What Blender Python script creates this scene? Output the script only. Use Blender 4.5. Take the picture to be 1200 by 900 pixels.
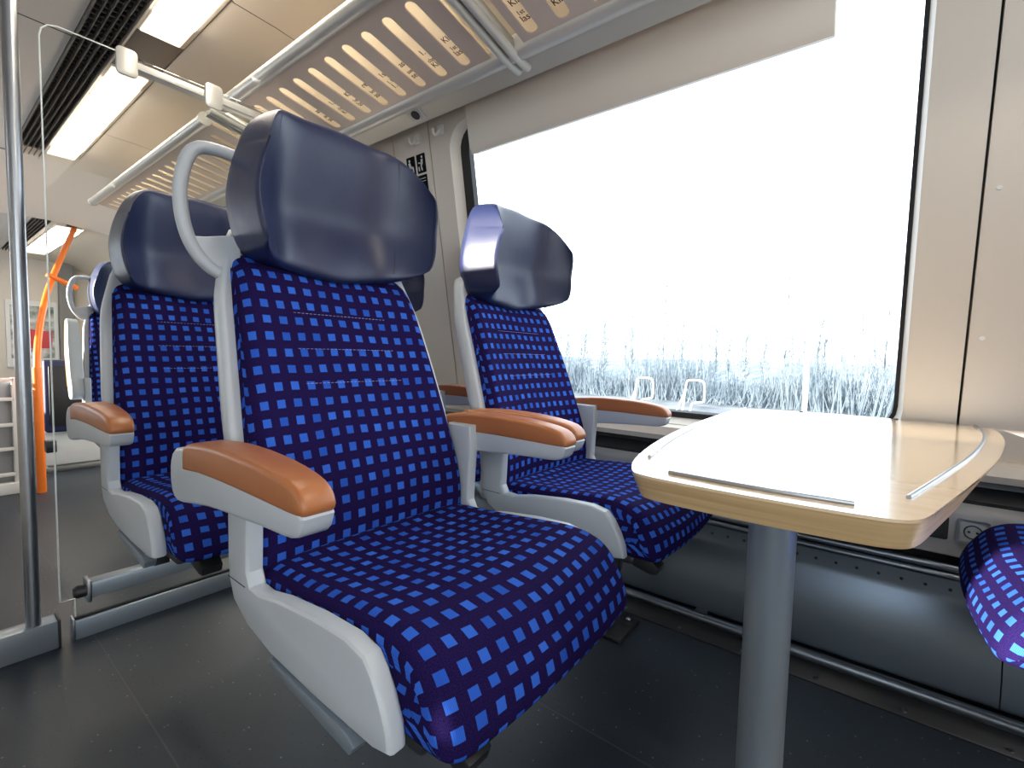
import bpy, bmesh, math, random
from mathutils import Vector, Matrix
random.seed(7)
for o in list(bpy.data.objects): bpy.data.objects.remove(o)
C = bpy.context.scene.collection
PI = math.pi
ZF = -0.08                      # floor height (camera stands 0.94 m above it)

# ------------------------------------------------------------------ camera
cam = bpy.data.objects.new('camera', bpy.data.cameras.new('camera')); C.objects.link(cam)
yaw, pitch, roll, FPX = 0.9082033943, -0.0624608649, 0.0236023975, 553.2793
fv = Vector((math.sin(yaw)*math.cos(pitch), math.cos(yaw)*math.cos(pitch), math.sin(pitch)))
rv = Vector((math.cos(yaw), -math.sin(yaw), 0)); uv_ = rv.cross(fv)
r2 = math.cos(roll)*rv + math.sin(roll)*uv_; u2 = -math.sin(roll)*rv + math.cos(roll)*uv_
M = Matrix((r2, u2, -fv)).transposed().to_4x4(); M.translation = Vector((0, 0, .86))
cam.matrix_world = M
cam.data.sensor_width = 36; cam.data.lens = FPX*36/1200; cam.data.clip_start = .02; cam.data.clip_end = 400
bpy.context.scene.camera = cam
# ------------------------------------------------------------------ world, sun, exposure
sc = bpy.context.scene
sc.view_settings.view_transform = 'Standard'; sc.view_settings.look = 'None'
sc.view_settings.gamma = 1; sc.view_settings.use_curve_mapping = False
sc.view_settings.exposure = 0.08
w = bpy.data.worlds.new('sky'); sc.world = w; w.use_nodes = True
wb = w.node_tree.nodes['Background']; wb.inputs[0].default_value = (.84, .92, 1, 1); wb.inputs[1].default_value = 4.2
sun = bpy.data.objects.new('sun', bpy.data.lights.new('sun', 'SUN')); C.objects.link(sun)
sun.data.energy = 26; sun.data.angle = math.radians(.6); sun.data.color = (1, .93, .84)
sun.rotation_euler = Vector((1, -.6, -.2)).to_track_quat('-Z', 'Y').to_euler()

# ------------------------------------------------------------------ materials
def mat(name, col, rough=.5, metal=0, spec=.5, emit=None, strength=0):
    m = bpy.data.materials.new(name); m.use_nodes = True
    b = m.node_tree.nodes['Principled BSDF']
    b.inputs['Base Color'].default_value = (*col, 1); b.inputs['Roughness'].default_value = rough
    b.inputs['Metallic'].default_value = metal; b.inputs['Specular IOR Level'].default_value = spec
    if emit: b.inputs['Emission Color'].default_value = (*emit, 1); b.inputs['Emission Strength'].default_value = strength
    return m
def nodes(m): return m.node_tree.nodes, m.node_tree.links, m.node_tree.nodes['Principled BSDF']
def noise_rough(m, scale=30, lo=.35, hi=.6, bump=0, bscale=200, coord='Object'):
    n, l, b = nodes(m)
    tc = n.new('ShaderNodeTexCoord'); nz = n.new('ShaderNodeTexNoise'); nz.inputs['Scale'].default_value = scale; nz.inputs['Detail'].default_value = 4
    l.new(tc.outputs[coord], nz.inputs['Vector'])
    mr = n.new('ShaderNodeMapRange'); mr.inputs[3].default_value = lo; mr.inputs[4].default_value = hi
    l.new(nz.outputs[0], mr.inputs[0]); l.new(mr.outputs[0], b.inputs['Roughness'])
    if bump:
        n2 = n.new('ShaderNodeTexNoise'); n2.inputs['Scale'].default_value = bscale; n2.inputs['Detail'].default_value = 3
        l.new(tc.outputs[coord], n2.inputs['Vector'])
        bp = n.new('ShaderNodeBump'); bp.inputs['Strength'].default_value = bump; bp.inputs['Distance'].default_value = .002
        l.new(n2.outputs[0], bp.inputs['Height']); l.new(bp.outputs[0], b.inputs['Normal'])
    return m
def ramp_color(m, scale, c0, c1, p0=.4, p1=.6, vec=(1, 1, 1), detail=5):
    n, l, b = nodes(m)
    tc = n.new('ShaderNodeTexCoord'); mp = n.new('ShaderNodeMapping'); mp.inputs['Scale'].default_value = vec
    nz = n.new('ShaderNodeTexNoise'); nz.inputs['Scale'].default_value = scale; nz.inputs['Detail'].default_value = detail
    cr = n.new('ShaderNodeValToRGB'); cr.color_ramp.elements[0].position = p0; cr.color_ramp.elements[1].position = p1
    cr.color_ramp.elements[0].color = (*c0, 1); cr.color_ramp.elements[1].color = (*c1, 1)
    l.new(tc.outputs['Object'], mp.inputs[0]); l.new(mp.outputs[0], nz.inputs['Vector']); l.new(nz.outputs[0], cr.inputs[0]); l.new(cr.outputs[0], b.inputs['Base Color'])
    return m

M_wall = noise_rough(mat('wall_panel', (.64, .58, .50), .4), 8, .38, .5)
M_ceil = noise_rough(mat('ceiling_panel', (.66, .59, .50), .45), 6, .4, .52)
M_ceil2 = mat('ceiling_centre', (.55, .53, .50), .5)
M_shell = noise_rough(mat('seat_shell_grey', (.43, .465, .50), .38), 10, .33, .42)
M_white = mat('white_plastic', (.72, .72, .70), .35)
M_steel = noise_rough(mat('satin_steel', (.42, .45, .49), .3, 1), 20, .25, .38)
M_alu = noise_rough(mat('painted_aluminium', (.55, .54, .50), .35, .35), 15, .3, .4)
M_railsteel = noise_rough(mat('dull_steel', (.24, .28, .33), .32, 1), 20, .28, .42)
M_dark = mat('dark_metal', (.03, .032, .036), .4, .3)
M_black = mat('black_plastic', (.012, .012, .014), .45)
M_rubber = mat('black_rubber_gasket', (.015, .015, .017), .6)
M_orange = mat('orange_paint', (.85, .19, .02), .3)
M_rack = mat('rack_plate', (.58, .48, .41), .42, .2)
M_post = mat('post_paint', (.27, .32, .37), .33, .45)
M_ink = mat('dark_ink', (.03, .02, .015), .6)
M_sticker = mat('black_sticker', (.006, .006, .007), .8, spec=.1)
M_pict = mat('white_pictogram', (.85, .85, .85), .5)
M_lens = mat('lamp_lens', (.9, .85, .75), .4, emit=(1, .90, .76), strength=17)
M_lensend = mat('lamp_lens_end', (.9, .82, .7), .4, emit=(1, .85, .66), strength=1.3)

# leather
def leather(name, col):
    m = mat(name, col, .36, spec=.55)
    n, l, b = nodes(m)
    tc = n.new('ShaderNodeTexCoord'); v = n.new('ShaderNodeTexVoronoi'); v.inputs['Scale'].default_value = 420
    nz = n.new('ShaderNodeTexNoise'); nz.inputs['Scale'].default_value = 14; nz.inputs['Detail'].default_value = 5
    l.new(tc.outputs['Object'], v.inputs['Vector']); l.new(tc.outputs['Object'], nz.inputs['Vector'])
    a = n.new('ShaderNodeMath'); a.operation = 'MULTIPLY_ADD'; a.inputs[1].default_value = .1
    l.new(v.outputs['Distance'], a.inputs[0]); l.new(nz.outputs[0], a.inputs[2])
    bp = n.new('ShaderNodeBump'); bp.inputs['Strength'].default_value = .25; bp.inputs['Distance'].default_value = .004
    l.new(a.outputs[0], bp.inputs['Height']); l.new(bp.outputs[0], b.inputs['Normal'])
    mr = n.new('ShaderNodeMapRange'); mr.inputs[3].default_value = .3; mr.inputs[4].default_value = .45
    l.new(nz.outputs[0], mr.inputs[0]); l.new(mr.outputs[0], b.inputs['Roughness'])
    return m
M_navy = leather('navy_leather', (.013, .020, .066))
M_tan = leather('tan_leather', (.36, .125, .04))
M_thread = mat('thread', (.006, .008, .02), .7)
M_thread_l = mat('light_thread', (.35, .36, .60), .7)

# blue squares moquette, UV in metres
def fabric():
    m = mat('blue_squares_moquette', (.01, .01, .05), .9, spec=.04); n, l, b = nodes(m)
    uv = n.new('ShaderNodeUVMap'); uv.uv_map = 'UVMap'
    sx = n.new('ShaderNodeSeparateXYZ')
    wn = n.new('ShaderNodeTexNoise'); wn.inputs['Scale'].default_value = 9; wn.inputs['Detail'].default_value = 1
    l.new(uv.outputs[0], wn.inputs['Vector'])
    ws = n.new('ShaderNodeVectorMath'); ws.operation = 'SCALE'; ws.inputs['Scale'].default_value = .009
    l.new(wn.outputs['Color'], ws.inputs[0])
    wa = n.new('ShaderNodeVectorMath'); l.new(uv.outputs[0], wa.inputs[0]); l.new(ws.outputs[0], wa.inputs[1])
    l.new(wa.outputs[0], sx.inputs[0])
    def mth(op, a, bb=None, c=None):
        x = n.new('ShaderNodeMath'); x.operation = op
        for i, v in enumerate((a, bb, c)):
            if v is None: continue
            if isinstance(v, (int, float)): x.inputs[i].default_value = v
            else: l.new(v, x.inputs[i])
        return x.outputs[0]
    P = .0345
    cu = mth('DIVIDE', sx.outputs[0], P); cv = mth('DIVIDE', sx.outputs[1], P)
    iu = mth('FLOOR', cu); iv = mth('FLOOR', cv); fu = mth('FRACT', cu); fvv = mth('FRACT', cv)
    mask = mth('MULTIPLY', mth('LESS_THAN', mth('ABSOLUTE', mth('SUBTRACT', fu, .5)), .238), mth('LESS_THAN', mth('ABSOLUTE', mth('SUBTRACT', fvv, .5)), .238))
    cx = n.new('ShaderNodeCombineXYZ'); l.new(iu, cx.inputs[0]); l.new(iv, cx.inputs[1])
    wh = n.new('ShaderNodeTexWhiteNoise'); l.new(cx.outputs[0], wh.inputs['Vector'])
    cr = n.new('ShaderNodeValToRGB'); cr.color_ramp.elements[0].color = (.020, .085, .46, 1); cr.color_ramp.elements[1].color = (.040, .145, .66, 1)
    l.new(wh.outputs['Value'], cr.inputs[0])
    # fine weave
    wv = n.new('ShaderNodeTexWave'); wv.inputs['Scale'].default_value = 160; wv.inputs['Distortion'].default_value = 1.5; wv.inputs['Detail'].default_value = 1
    l.new(uv.outputs[0], wv.inputs['Vector'])
    nz = n.new('ShaderNodeTexNoise'); nz.inputs['Scale'].default_value = 500; nz.inputs['Detail'].default_value = 2; l.new(uv.outputs[0], nz.inputs['Vector'])
    bg = n.new('ShaderNodeValToRGB'); bg.color_ramp.elements[0].color = (.006, .005, .035, 1); bg.color_ramp.elements[1].color = (.022, .010, .085, 1)
    bg.color_ramp.elements[0].position = .35; bg.color_ramp.elements[1].position = .65
    l.new(nz.outputs[0], bg.inputs[0])
    mx = n.new('ShaderNodeMix'); mx.data_type = 'RGBA'; l.new(mask, mx.inputs[0]); l.new(bg.outputs[0], mx.inputs[6]); l.new(cr.outputs[0], mx.inputs[7])
    mu = n.new('ShaderNodeMix'); mu.data_type = 'RGBA'; mu.blend_type = 'MULTIPLY'; mu.inputs[0].default_value = .35
    l.new(mx.outputs[2], mu.inputs[6]); l.new(wv.outputs[0], mu.inputs[7]); l.new(mu.outputs[2], b.inputs['Base Color'])
    bp = n.new('ShaderNodeBump'); bp.inputs['Strength'].default_value = .4; bp.inputs['Distance'].default_value = .001
    l.new(nz.outputs[0], bp.inputs['Height']); l.new(bp.outputs[0], b.inputs['Normal'])
    b.inputs['Sheen Weight'].default_value = 0
    return m
M_fab = fabric()

def floor_mat():
    m = mat('speckled_vinyl', (.03, .035, .045), .35); n, l, b = nodes(m)
    tc = n.new('ShaderNodeTexCoord'); v = n.new('ShaderNodeTexVoronoi'); v.inputs['Scale'].default_value = 75
    l.new(tc.outputs['Object'], v.inputs['Vector'])
    lt = n.new('ShaderNodeMath'); lt.operation = 'LESS_THAN'; lt.inputs[1].default_value = .17; l.new(v.outputs['Distance'], lt.inputs[0])
    cr = n.new('ShaderNodeValToRGB'); e = cr.color_ramp.elements
    cr.color_ramp.interpolation = 'CONSTANT'
    e[0].color = (.006, .007, .010, 1); e[1].color = (.030, .037, .048, 1); e[1].position = .3
    x = e.new(.8); x.color = (.16, .17, .19, 1)
    l.new(v.outputs['Color'], cr.inputs[0])
    nz = n.new('ShaderNodeTexNoise'); nz.inputs['Scale'].default_value = 3; nz.inputs['Detail'].default_value = 5; l.new(tc.outputs['Object'], nz.inputs['Vector'])
    base = n.new('ShaderNodeValToRGB'); base.color_ramp.elements[0].color = (.018, .025, .036, 1); base.color_ramp.elements[1].color = (.030, .039, .052, 1)
    base.color_ramp.elements[0].position = .3; base.color_ramp.elements[1].position = .7
    l.new(nz.outputs[0], base.inputs[0])
    mx = n.new('ShaderNodeMix'); mx.data_type = 'RGBA'; l.new(lt.outputs[0], mx.inputs[0]); l.new(base.outputs[0], mx.inputs[6]); l.new(cr.outputs[0], mx.inputs[7])
    l.new(mx.outputs[2], b.inputs['Base Color'])
    mr = n.new('ShaderNodeMapRange'); mr.inputs[3].default_value = .36; mr.inputs[4].default_value = .55; l.new(nz.outputs[0], mr.inputs[0]); l.new(mr.outputs[0], b.inputs['Roughness'])
    n2 = n.new('ShaderNodeTexNoise'); n2.inputs['Scale'].default_value = 260; l.new(tc.outputs['Object'], n2.inputs['Vector'])
    bp = n.new('ShaderNodeBump'); bp.inputs['Strength'].default_value = .25; bp.inputs['Distance'].default_value = .001; l.new(n2.outputs[0], bp.inputs['Height']); l.new(bp.outputs[0], b.inputs['Normal'])
    return m
M_floor = floor_mat()
M_brushed = mat('brushed_steel', (.15, .19, .24), .32, .9)
def brushed(m):
    n, l, b = nodes(m); tc = n.new('ShaderNodeTexCoord'); mp = n.new('ShaderNodeMapping'); mp.inputs['Scale'].default_value = (300, 3, 300)
    nz = n.new('ShaderNodeTexNoise'); nz.inputs['Scale'].default_value = 1; nz.inputs['Detail'].default_value = 3
    l.new(tc.outputs['Object'], mp.inputs[0]); l.new(mp.outputs[0], nz.inputs['Vector'])
    bp = n.new('ShaderNodeBump'); bp.inputs['Strength'].default_value = .12; bp.inputs['Distance'].default_value = .001; l.new(nz.outputs[0], bp.inputs['Height']); l.new(bp.outputs[0], b.inputs['Normal'])
brushed(M_brushed)
def wood(name, c0, c1, vec, rough, coat=0):
    m = mat(name, c0, rough, spec=.5); ramp_color(m, 1, c0, c1, .32, .68, vec, 2.5)
    m.node_tree.nodes['Mapping'].inputs['Location'].default_value = (3.37, 5.21, 7.43)
    nodes(m)[2].inputs['Coat Weight'].default_value = coat; nodes(m)[2].inputs['Coat Roughness'].default_value = .14; nodes(m)[2].inputs['Coat IOR'].default_value = 1.9 if coat else 1.5
    return m
M_top = wood('maple_laminate_top', (.60, .44, .27), (.68, .52, .34), (45, 2.5, 3), .22, 1)
M_edge = wood('maple_edge', (.50, .33, .15), (.62, .44, .23), (4, 4, 160), .4)
def glass_mat(name, tint=(.93, .96, .97), rough=0, fres=1.45):
    m = bpy.data.materials.new(name); m.use_nodes = True; n = m.node_tree.nodes; l = m.node_tree.links; n.clear()
    o = n.new('ShaderNodeOutputMaterial'); t = n.new('ShaderNodeBsdfTransparent'); t.inputs[0].default_value = (*tint, 1)
    g = n.new('ShaderNodeBsdfGlossy'); g.inputs['Roughness'].default_value = rough; f = n.new('ShaderNodeFresnel'); f.inputs[0].default_value = fres
    x = n.new('ShaderNodeMixShader'); l.new(f.outputs[0], x.inputs[0]); l.new(t.outputs[0], x.inputs[1]); l.new(g.outputs[0], x.inputs[2]); l.new(x.outputs[0], o.inputs[0])
    return m
M_glass = glass_mat('window_glass'); M_pglass = glass_mat('partition_glass', (.96, .975, .97), fres=1.12)
M_gedge = mat('glass_edge', (.85, .9, .88), .2)

# ------------------------------------------------------------------ mesh helpers
def link(name, me, m=None, parent=None, smooth=True):
    o = bpy.data.objects.new(name, me); C.objects.link(o)
    if m is not None:
        for mm in (m if isinstance(m, (list, tuple)) else [m]): me.materials.append(mm)
    if smooth and len(me.polygons):
        me.polygons.foreach_set('use_smooth', [True]*len(me.polygons))
    if parent: o.parent = parent
    return o
def obj(name, bm, m=None, parent=None, smooth=True, angle=40):
    bmesh.ops.recalc_face_normals(bm, faces=bm.faces)
    if smooth:
        for e in bm.edges:
            if len(e.link_faces) == 2 and e.calc_face_angle(0) > math.radians(angle): e.smooth = False
    me = bpy.data.meshes.new(name); bm.to_mesh(me); bm.free()
    return link(name, me, m, parent, smooth)
def tag(o, label=None, cat=None, group=None, kind=None):
    if label: o['label'] = label
    if cat: o['category'] = cat
    if group: o['group'] = group
    if kind: o['kind'] = kind
    return o
def empty(name, loc, label, cat, group=None, rz=0):
    o = bpy.data.objects.new(name, None); C.objects.link(o); o.location = loc; o.rotation_euler.z = rz
    o.empty_display_size = .1
    return tag(o, label, cat, group)
def box(bm, x0, x1, y0, y1, z0, z1, bev=0, seg=2, rot=None):
    t = bmesh.new(); bmesh.ops.create_cube(t, size=1)
    for v in t.verts: v.co = Vector(((x0+x1)/2+v.co.x*(x1-x0), (y0+y1)/2+v.co.y*(y1-y0), (z0+z1)/2+v.co.z*(z1-z0)))
    if bev: bmesh.ops.bevel(t, geom=t.edges[:], offset=bev, segments=seg, profile=.5, affect='EDGES')
    if rot: bmesh.ops.transform(t, matrix=rot, verts=t.verts)
    merge(bm, t); return bm
def merge(bm, t):
    me = bpy.data.meshes.new('tmp'); t.to_mesh(me); t.free(); bm.from_mesh(me); bpy.data.meshes.remove(me)
def tube(bm, pts, r, n=16, caps=True, closed=False):
    pts = [Vector(p) for p in pts]; N = len(pts)
    rr = r if isinstance(r, (list, tuple)) else [r]*N
    rings = []; up = None
    for i, p in enumerate(pts):
        if closed: d = (pts[(i+1) % N]-pts[i-1])
        else: d = pts[min(i+1, N-1)]-pts[max(i-1, 0)]
        d.normalize()
        if up is None: up = d.orthogonal().normalized()
        up = (up - d*up.dot(d)).normalized(); s = d.cross(up)
        rings.append([bm.verts.new(p+rr[i]*(math.cos(2*PI*k/n)*up+math.sin(2*PI*k/n)*s)) for k in range(n)])
    for i in range(N if closed else N-1):
        a, b = rings[i], rings[(i+1) % N]
        for k in range(n): bm.faces.new((a[k], a[(k+1) % n], b[(k+1) % n], b[k]))
    if caps and not closed: bm.faces.new(rings[0][::-1]); bm.faces.new(rings[-1])
    return bm
def smoothpts(pts, it=2, closed=False):
    pts = [Vector(p) for p in pts]
    for _ in range(it):
        q = []
        N = len(pts)
        if not closed: q.append(pts[0])
        for i in range(N if closed else N-1):
            a, b = pts[i], pts[(i+1) % N]; q += [a*.75+b*.25, a*.25+b*.75]
        if not closed: q.append(pts[-1])
        pts = q
    return pts
def prism(bm, poly, ax, a0, a1, bev=0, seg=2):
    """extrude a closed 2D polygon along axis ax ('X': poly=(y,z), 'Y': (x,z), 'Z': (x,y))"""
    def P(p, a): return {'X': (a, p[0], p[1]), 'Y': (p[0], a, p[1]), 'Z': (p[0], p[1], a)}[ax]
    t = bmesh.new(); A = [t.verts.new(P(p, a0)) for p in poly]; B = [t.verts.new(P(p, a1)) for p in poly]
    N = len(poly)
    for i in range(N): t.faces.new((A[i], A[(i+1) % N], B[(i+1) % N], B[i]))
    f1 = t.faces.new(A[::-1]); f2 = t.faces.new(B)
    bmesh.ops.recalc_face_normals(t, faces=t.faces)
    if bev: bmesh.ops.bevel(t, geom=list(set(f1.edges[:]+f2.edges[:])), offset=bev, segments=seg, profile=.5, affect='EDGES')
    merge(bm, t); return bm
def strip(bm, prof, y0, y1, ny=1):
    """open profile of (x,z) swept along Y"""
    rows = []
    for k in range(ny+1):
        y = y0+(y1-y0)*k/ny; rows.append([bm.verts.new((x, y, z)) for x, z in prof])
    for a, b in zip(rows, rows[1:]):
        for i in range(len(prof)-1): bm.faces.new((a[i], a[i+1], b[i+1], b[i]))
    return bm
def rrect(x0, x1, y0, y1, r, n=6):
    out = []
    for cx, cy, a0 in ((x1-r, y1-r, 0), (x0+r, y1-r, PI/2), (x0+r, y0+r, PI), (x1-r, y0+r, 1.5*PI)):
        for k in range(n+1):
            a = a0+PI/2*k/n; out.append((cx+r*math.cos(a), cy+r*math.sin(a)))
    return out
def plate(name, outer, holes, thick, mapf, m, parent=None, bevel=0):
    """flat plate with holes: 2D outline (u,v) -> mesh, thickness along w; mapf(u,v,w)->xyz"""
    cu = bpy.data.curves.new('t', 'CURVE'); cu.dimensions = '2D'; cu.fill_mode = 'BOTH'; cu.extrude = thick/2-bevel; cu.bevel_depth = bevel; cu.bevel_resolution = 1
    for L in [outer]+list(holes):
        s = cu.splines.new('POLY'); s.points.add(len(L)-1); s.use_cyclic_u = True
        for p, q in zip(s.points, L): p.co = (q[0], q[1], 0, 1)
    o = bpy.data.objects.new('t', cu); C.objects.link(o); bpy.context.view_layer.update()
    me = bpy.data.meshes.new_from_object(o.evaluated_get(bpy.context.evaluated_depsgraph_get()))
    bpy.data.objects.remove(o); bm = bmesh.new(); bm.from_mesh(me); bpy.data.meshes.remove(me)
    bmesh.ops.remove_doubles(bm, verts=bm.verts, dist=1e-5)
    for v in bm.verts: v.co = Vector(mapf(v.co.x, v.co.y, v.co.z))
    return obj(name, bm, m, parent, True, 30)
def text(name, s, size, mw, m, parent=None, thick=.0003, align='LEFT'):
    cu = bpy.data.curves.new('t', 'FONT'); cu.body = s; cu.size = size; cu.extrude = thick; cu.align_x = align
    o = bpy.data.objects.new('t', cu); C.objects.link(o); bpy.context.view_layer.update()
    me = bpy.data.meshes.new_from_object(o.evaluated_get(bpy.context.evaluated_depsgraph_get())); bpy.data.objects.remove(o)
    me.materials.clear(); me.transform(mw)
    return link(name, me, m, parent, False)
def frame(o, u, v):
    """matrix with origin o, text x axis u, text y axis v"""
    u = Vector(u).normalized(); v = Vector(v); v = (v-u*v.dot(u)).normalized(); m = Matrix((u, v, u.cross(v))).transposed().to_4x4(); m.translation = Vector(o); return m
def fam_copy(root):
    def cp(o, par):
        c = o.copy(); C.objects.link(c); c.parent = par
        for ch in o.children: cp(ch, c)
        return c
    return cp(root, None)
def subsurf(o, n=1, r=1):
    md = o.modifiers.new('s', 'SUBSURF'); md.levels = n; md.render_levels = n; return o

# ------------------------------------------------------------------ setting: shell of the carriage
XB = 1.75
def wx(z): return XB-.185*(z-.7)            # leaning window wall
WY0, WY1, WZ0, WZ1 = -.055, 1.60, .615, 1.88
YA, YB = -2.6, 8.0
wn = Vector((1, 0, .185)).normalized()
def wmap(u, v, t): z = v; return (wx(z)+t*wn.x, u, z+t*wn.z)
hole = rrect(WY0, WY1, WZ0, WZ1, .11)
def holes_for(y0, y1):
    out = []
    if y0 < WY0 and y1 > WY1: out.append(hole)
    return out
# window side wall panels with seams between them
segs = [(-2.6, -1.9, None), (-1.9, -.175, rrect(-1.85, -.35, WZ0, WZ1, .11)), (-.169, 1.72, hole), (1.727, 1.98, None), (1.987, 3.9, rrect(2.7, 3.75, WZ0, 1.6, .11)), (3.907, 8.0, rrect(4.6, 6.4, WZ0, WZ1, .11))]
for i, (a, b, h) in enumerate(segs):
    o = plate('wall_right', [(a, .56), (b, .56), (b, 2.12), (a, 2.12)], [h] if h else [], .02, lambda u, v, t: wmap(u, v, t+.01), M_wall)
    tag(o, kind='structure')
bm = bmesh.new(); prism(bm, [(wx(.6)+.03, .55), (wx(.6)+.05, .55), (wx(2.15)+.05, 2.15), (wx(2.15)+.03, 2.15)], 'Y', 1.70, 2.02)
prism(bm, [(wx(.6)+.03, .55), (wx(.6)+.05, .55), (wx(2.15)+.05, 2.15), (wx(2.15)+.03, 2.15)], 'Y', -.26, -.12)
tag(obj('wall_right', bm, M_dark), kind='structure')
# window 1: reveal, gasket, pane
def ring(name, L0, t0, L1, t1, m, parent=None):
    bm = bmesh.new(); a = [bm.verts.new(wmap(u, v, t0)) for u, v in L0]; b = [bm.verts.new(wmap(u, v, t1)) for u, v in L1]
    n = len(a)
    for i in range(n): bm.faces.new((a[i], a[(i+1) % n], b[(i+1) % n], b[i]))
    return obj(name, bm, m, parent)
def window(name, y0, y1, z0=WZ0, z1=WZ1):
    L0 = rrect(y0, y1, z0, z1, .11); L1 = rrect(y0+.010, y1-.020, z0+.01, z1-.01, .10); L2 = rrect(y0+.020, y1-.068, z0+.03, z1-.03, .08)
    r = empty(name, (0, 0, 0), None, None); r['kind'] = 'structure'
    ring('reveal', L0, 0, L1, .05, M_wall, r)
    ring('gasket', L1, .05, L2, .055, M_rubber, r)
    ring('gasket', L2, .055, L2, .085, M_rubber, r)
    bm = bmesh.new(); bm.faces.new([bm.verts.new(wmap(u, v, .07)) for u, v in rrect(y0+.015, y1-.055, z0+.02, z1-.02, .08)])
    obj('pane', bm, M_glass, r, False)
    return r
window('window_1', WY0, WY1); window('window_2', 2.7, 3.75, WZ0, 1.6); window('window_3', -1.85, -.35); window('window_4', 4.6, 6.4)

# lower wall profile below the belt (x,z)
prof = [(1.771, .62), (1.772, .60), (1.765, .575), (1.75, .565)]
low = [(1.745, .60), (1.738, .57), (1.74, .52), (1.765, .50)]
bm = bmesh.new(); strip(bm, [(wx(.61)+.03, .612), (wx(.61)-.012, .612), (wx(.6)-.035, .604), (1.728, .592), (1.718, .575), (1.73, .555), (1.79, .548)], -2.6, 8)
tag(obj('trim_1', bm, M_wall), kind='structure')
bm = bmesh.new(); strip(bm, [(1.79, .56), (1.785, .53), (1.75, .515), (1.735, .50), (1.74, .488)], -2.6, 8)
tag(obj('trim_2', bm, M_dark), kind='structure')
M_lowpanel = mat('lower_wall_grey', (.33, .33, .34), .4)
bm = bmesh.new(); strip(bm, [(1.74, .49), (1.722, .478), (1.716, .46), (1.722, .345), (1.75, .335)], -2.6, 8)
tag(obj('wall_right_lower', bm, M_lowpanel), kind='structure')

bm = bmesh.new(); strip(bm, [(1.80, .62), (1.80, -.09)], -2.6, 8); tag(obj('wall_right_lower', bm, M_dark), kind='structure')
# heater cover: sheet with holes, upper double rail
r = empty('heater_cover', (1.72, .2, ZF), 'long brushed steel heater cover with a row of small holes low along the window wall', 'heater cover')
def rel(o, r): o.parent = r; o.matrix_parent_inverse = Matrix.Translation(r.location).inverted(); return o
bm = bmesh.new()
strip(bm, [(1.742, .285), (1.742, .225), (1.738, .205), (1.728, .185), (1.70, .06), (1.695, -.02)], -2.0, .0-.29)
strip(bm, [(1.742, .285), (1.742, .225), (1.738, .205), (1.728, .185), (1.70, .06), (1.695, -.02)], -.287, 3.2)
rel(obj('steel_sheet', bm, M_brushed), r)
for z, x, rr in ((.308, 1.732, .011), (.286, 1.727, .010)):
    bm = bmesh.new(); tube(bm, [(x, -2.0, z), (x, 3.2, z)], rr, 12); rel(obj('upper_rail', bm, M_railsteel), r)
for k in range(46):
    y = -.6+k*.052
    bm = bmesh.new(); tube(bm, [(1.7405, y, .243), (1.743, y, .243)], .0045, 8); rel(obj('vent_hole', bm, M_black), r)
tr = empty('floor_rail', (1.64, .2, ZF), 'round dark steel tube rail running along the foot of the window wall', 'rail')
bm = bmesh.new(); tube(bm, [(1.665, -2.0, -.035), (1.665, 3.2, -.035)], .016, 16); rel(obj('tube', bm, M_railsteel), tr)
bm = bmesh.new(); prism(bm, [(1.60, ZF), (1.60, ZF+.006), (1.685, ZF+.012), (1.70, ZF+.03), (1.70, ZF)], 'Y', -2, 3.2); rel(obj('base_strip', bm, M_dark), tr)
for k in range(9):
    y = -.30+k*.2
    bm = bmesh.new(); tube(bm, [(1.618, y, ZF+.006), (1.618, y, ZF+.010)], .006, 10); rel(obj('screw', bm, M_steel), tr)
for k in (.45, 1.2):
    bm = bmesh.new(); box(bm, 1.655, 1.70, k-.02, k+.02, -.04, -.02, .004); rel(obj('clip', bm, M_steel), tr)

# sockets in the lower panel
for (y, m, lab) in ((-.215, M_lowpanel, 'grey round-pin power socket in the lower wall, just right of the table'), (-.135, M_black, 'small black wall plate between the table underside and the power socket')):
    r = empty('power_socket' if m is M_lowpanel else 'wall_plate', (1.716, y, .42), lab, 'socket' if m is M_lowpanel else 'wall plate')
    f = lambda u, v, t: (t, u, v)
    plate('frame', rrect(-.032, .032, -.032, .032, .006), [rrect(-.026, .026, -.026, .026, .004)], .008, f, M_steel if m is M_lowpanel else M_black, r)
    h = plate('face', rrect(-.026, .026, -.026, .026, .004), [], .004, f, M_shell if m is M_lowpanel else M_black, r)
    if m is M_lowpanel:
        circ = [(.019*math.cos(a*PI/12), .019*math.sin(a*PI/12)) for a in range(24)]; ci = [(.016*math.cos(a*PI/12), .016*math.sin(a*PI/12)) for a in range(24)]
        plate('socket_rim', circ, [ci], .008, f, M_dark, r)
        for s in (-1, 1):
            b2 = bmesh.new(); tube(b2, [(-.004, s*.008, 0), (0, s*.008, 0)], .0028, 10); obj('pin_hole', b2, M_black, r)

# floor
bm = bmesh.new(); box(bm, -1.1, 1.80, YA, YB, ZF-.05, ZF); tag(obj('floor', bm, M_floor, smooth=False), kind='structure')
# thin welded seams in the vinyl
M_seam = mat('vinyl_seam', (.055, .06, .07), .5)
bm = bmesh.new(); box(bm, 1.02, 1.024, -2.6, 8, ZF-.001, ZF+.0006); box(bm, .34, .344, -2.6, 8, ZF-.001, ZF+.0006); tag(obj('trim_3', bm, M_seam, smooth=False), kind='structure')

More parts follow.
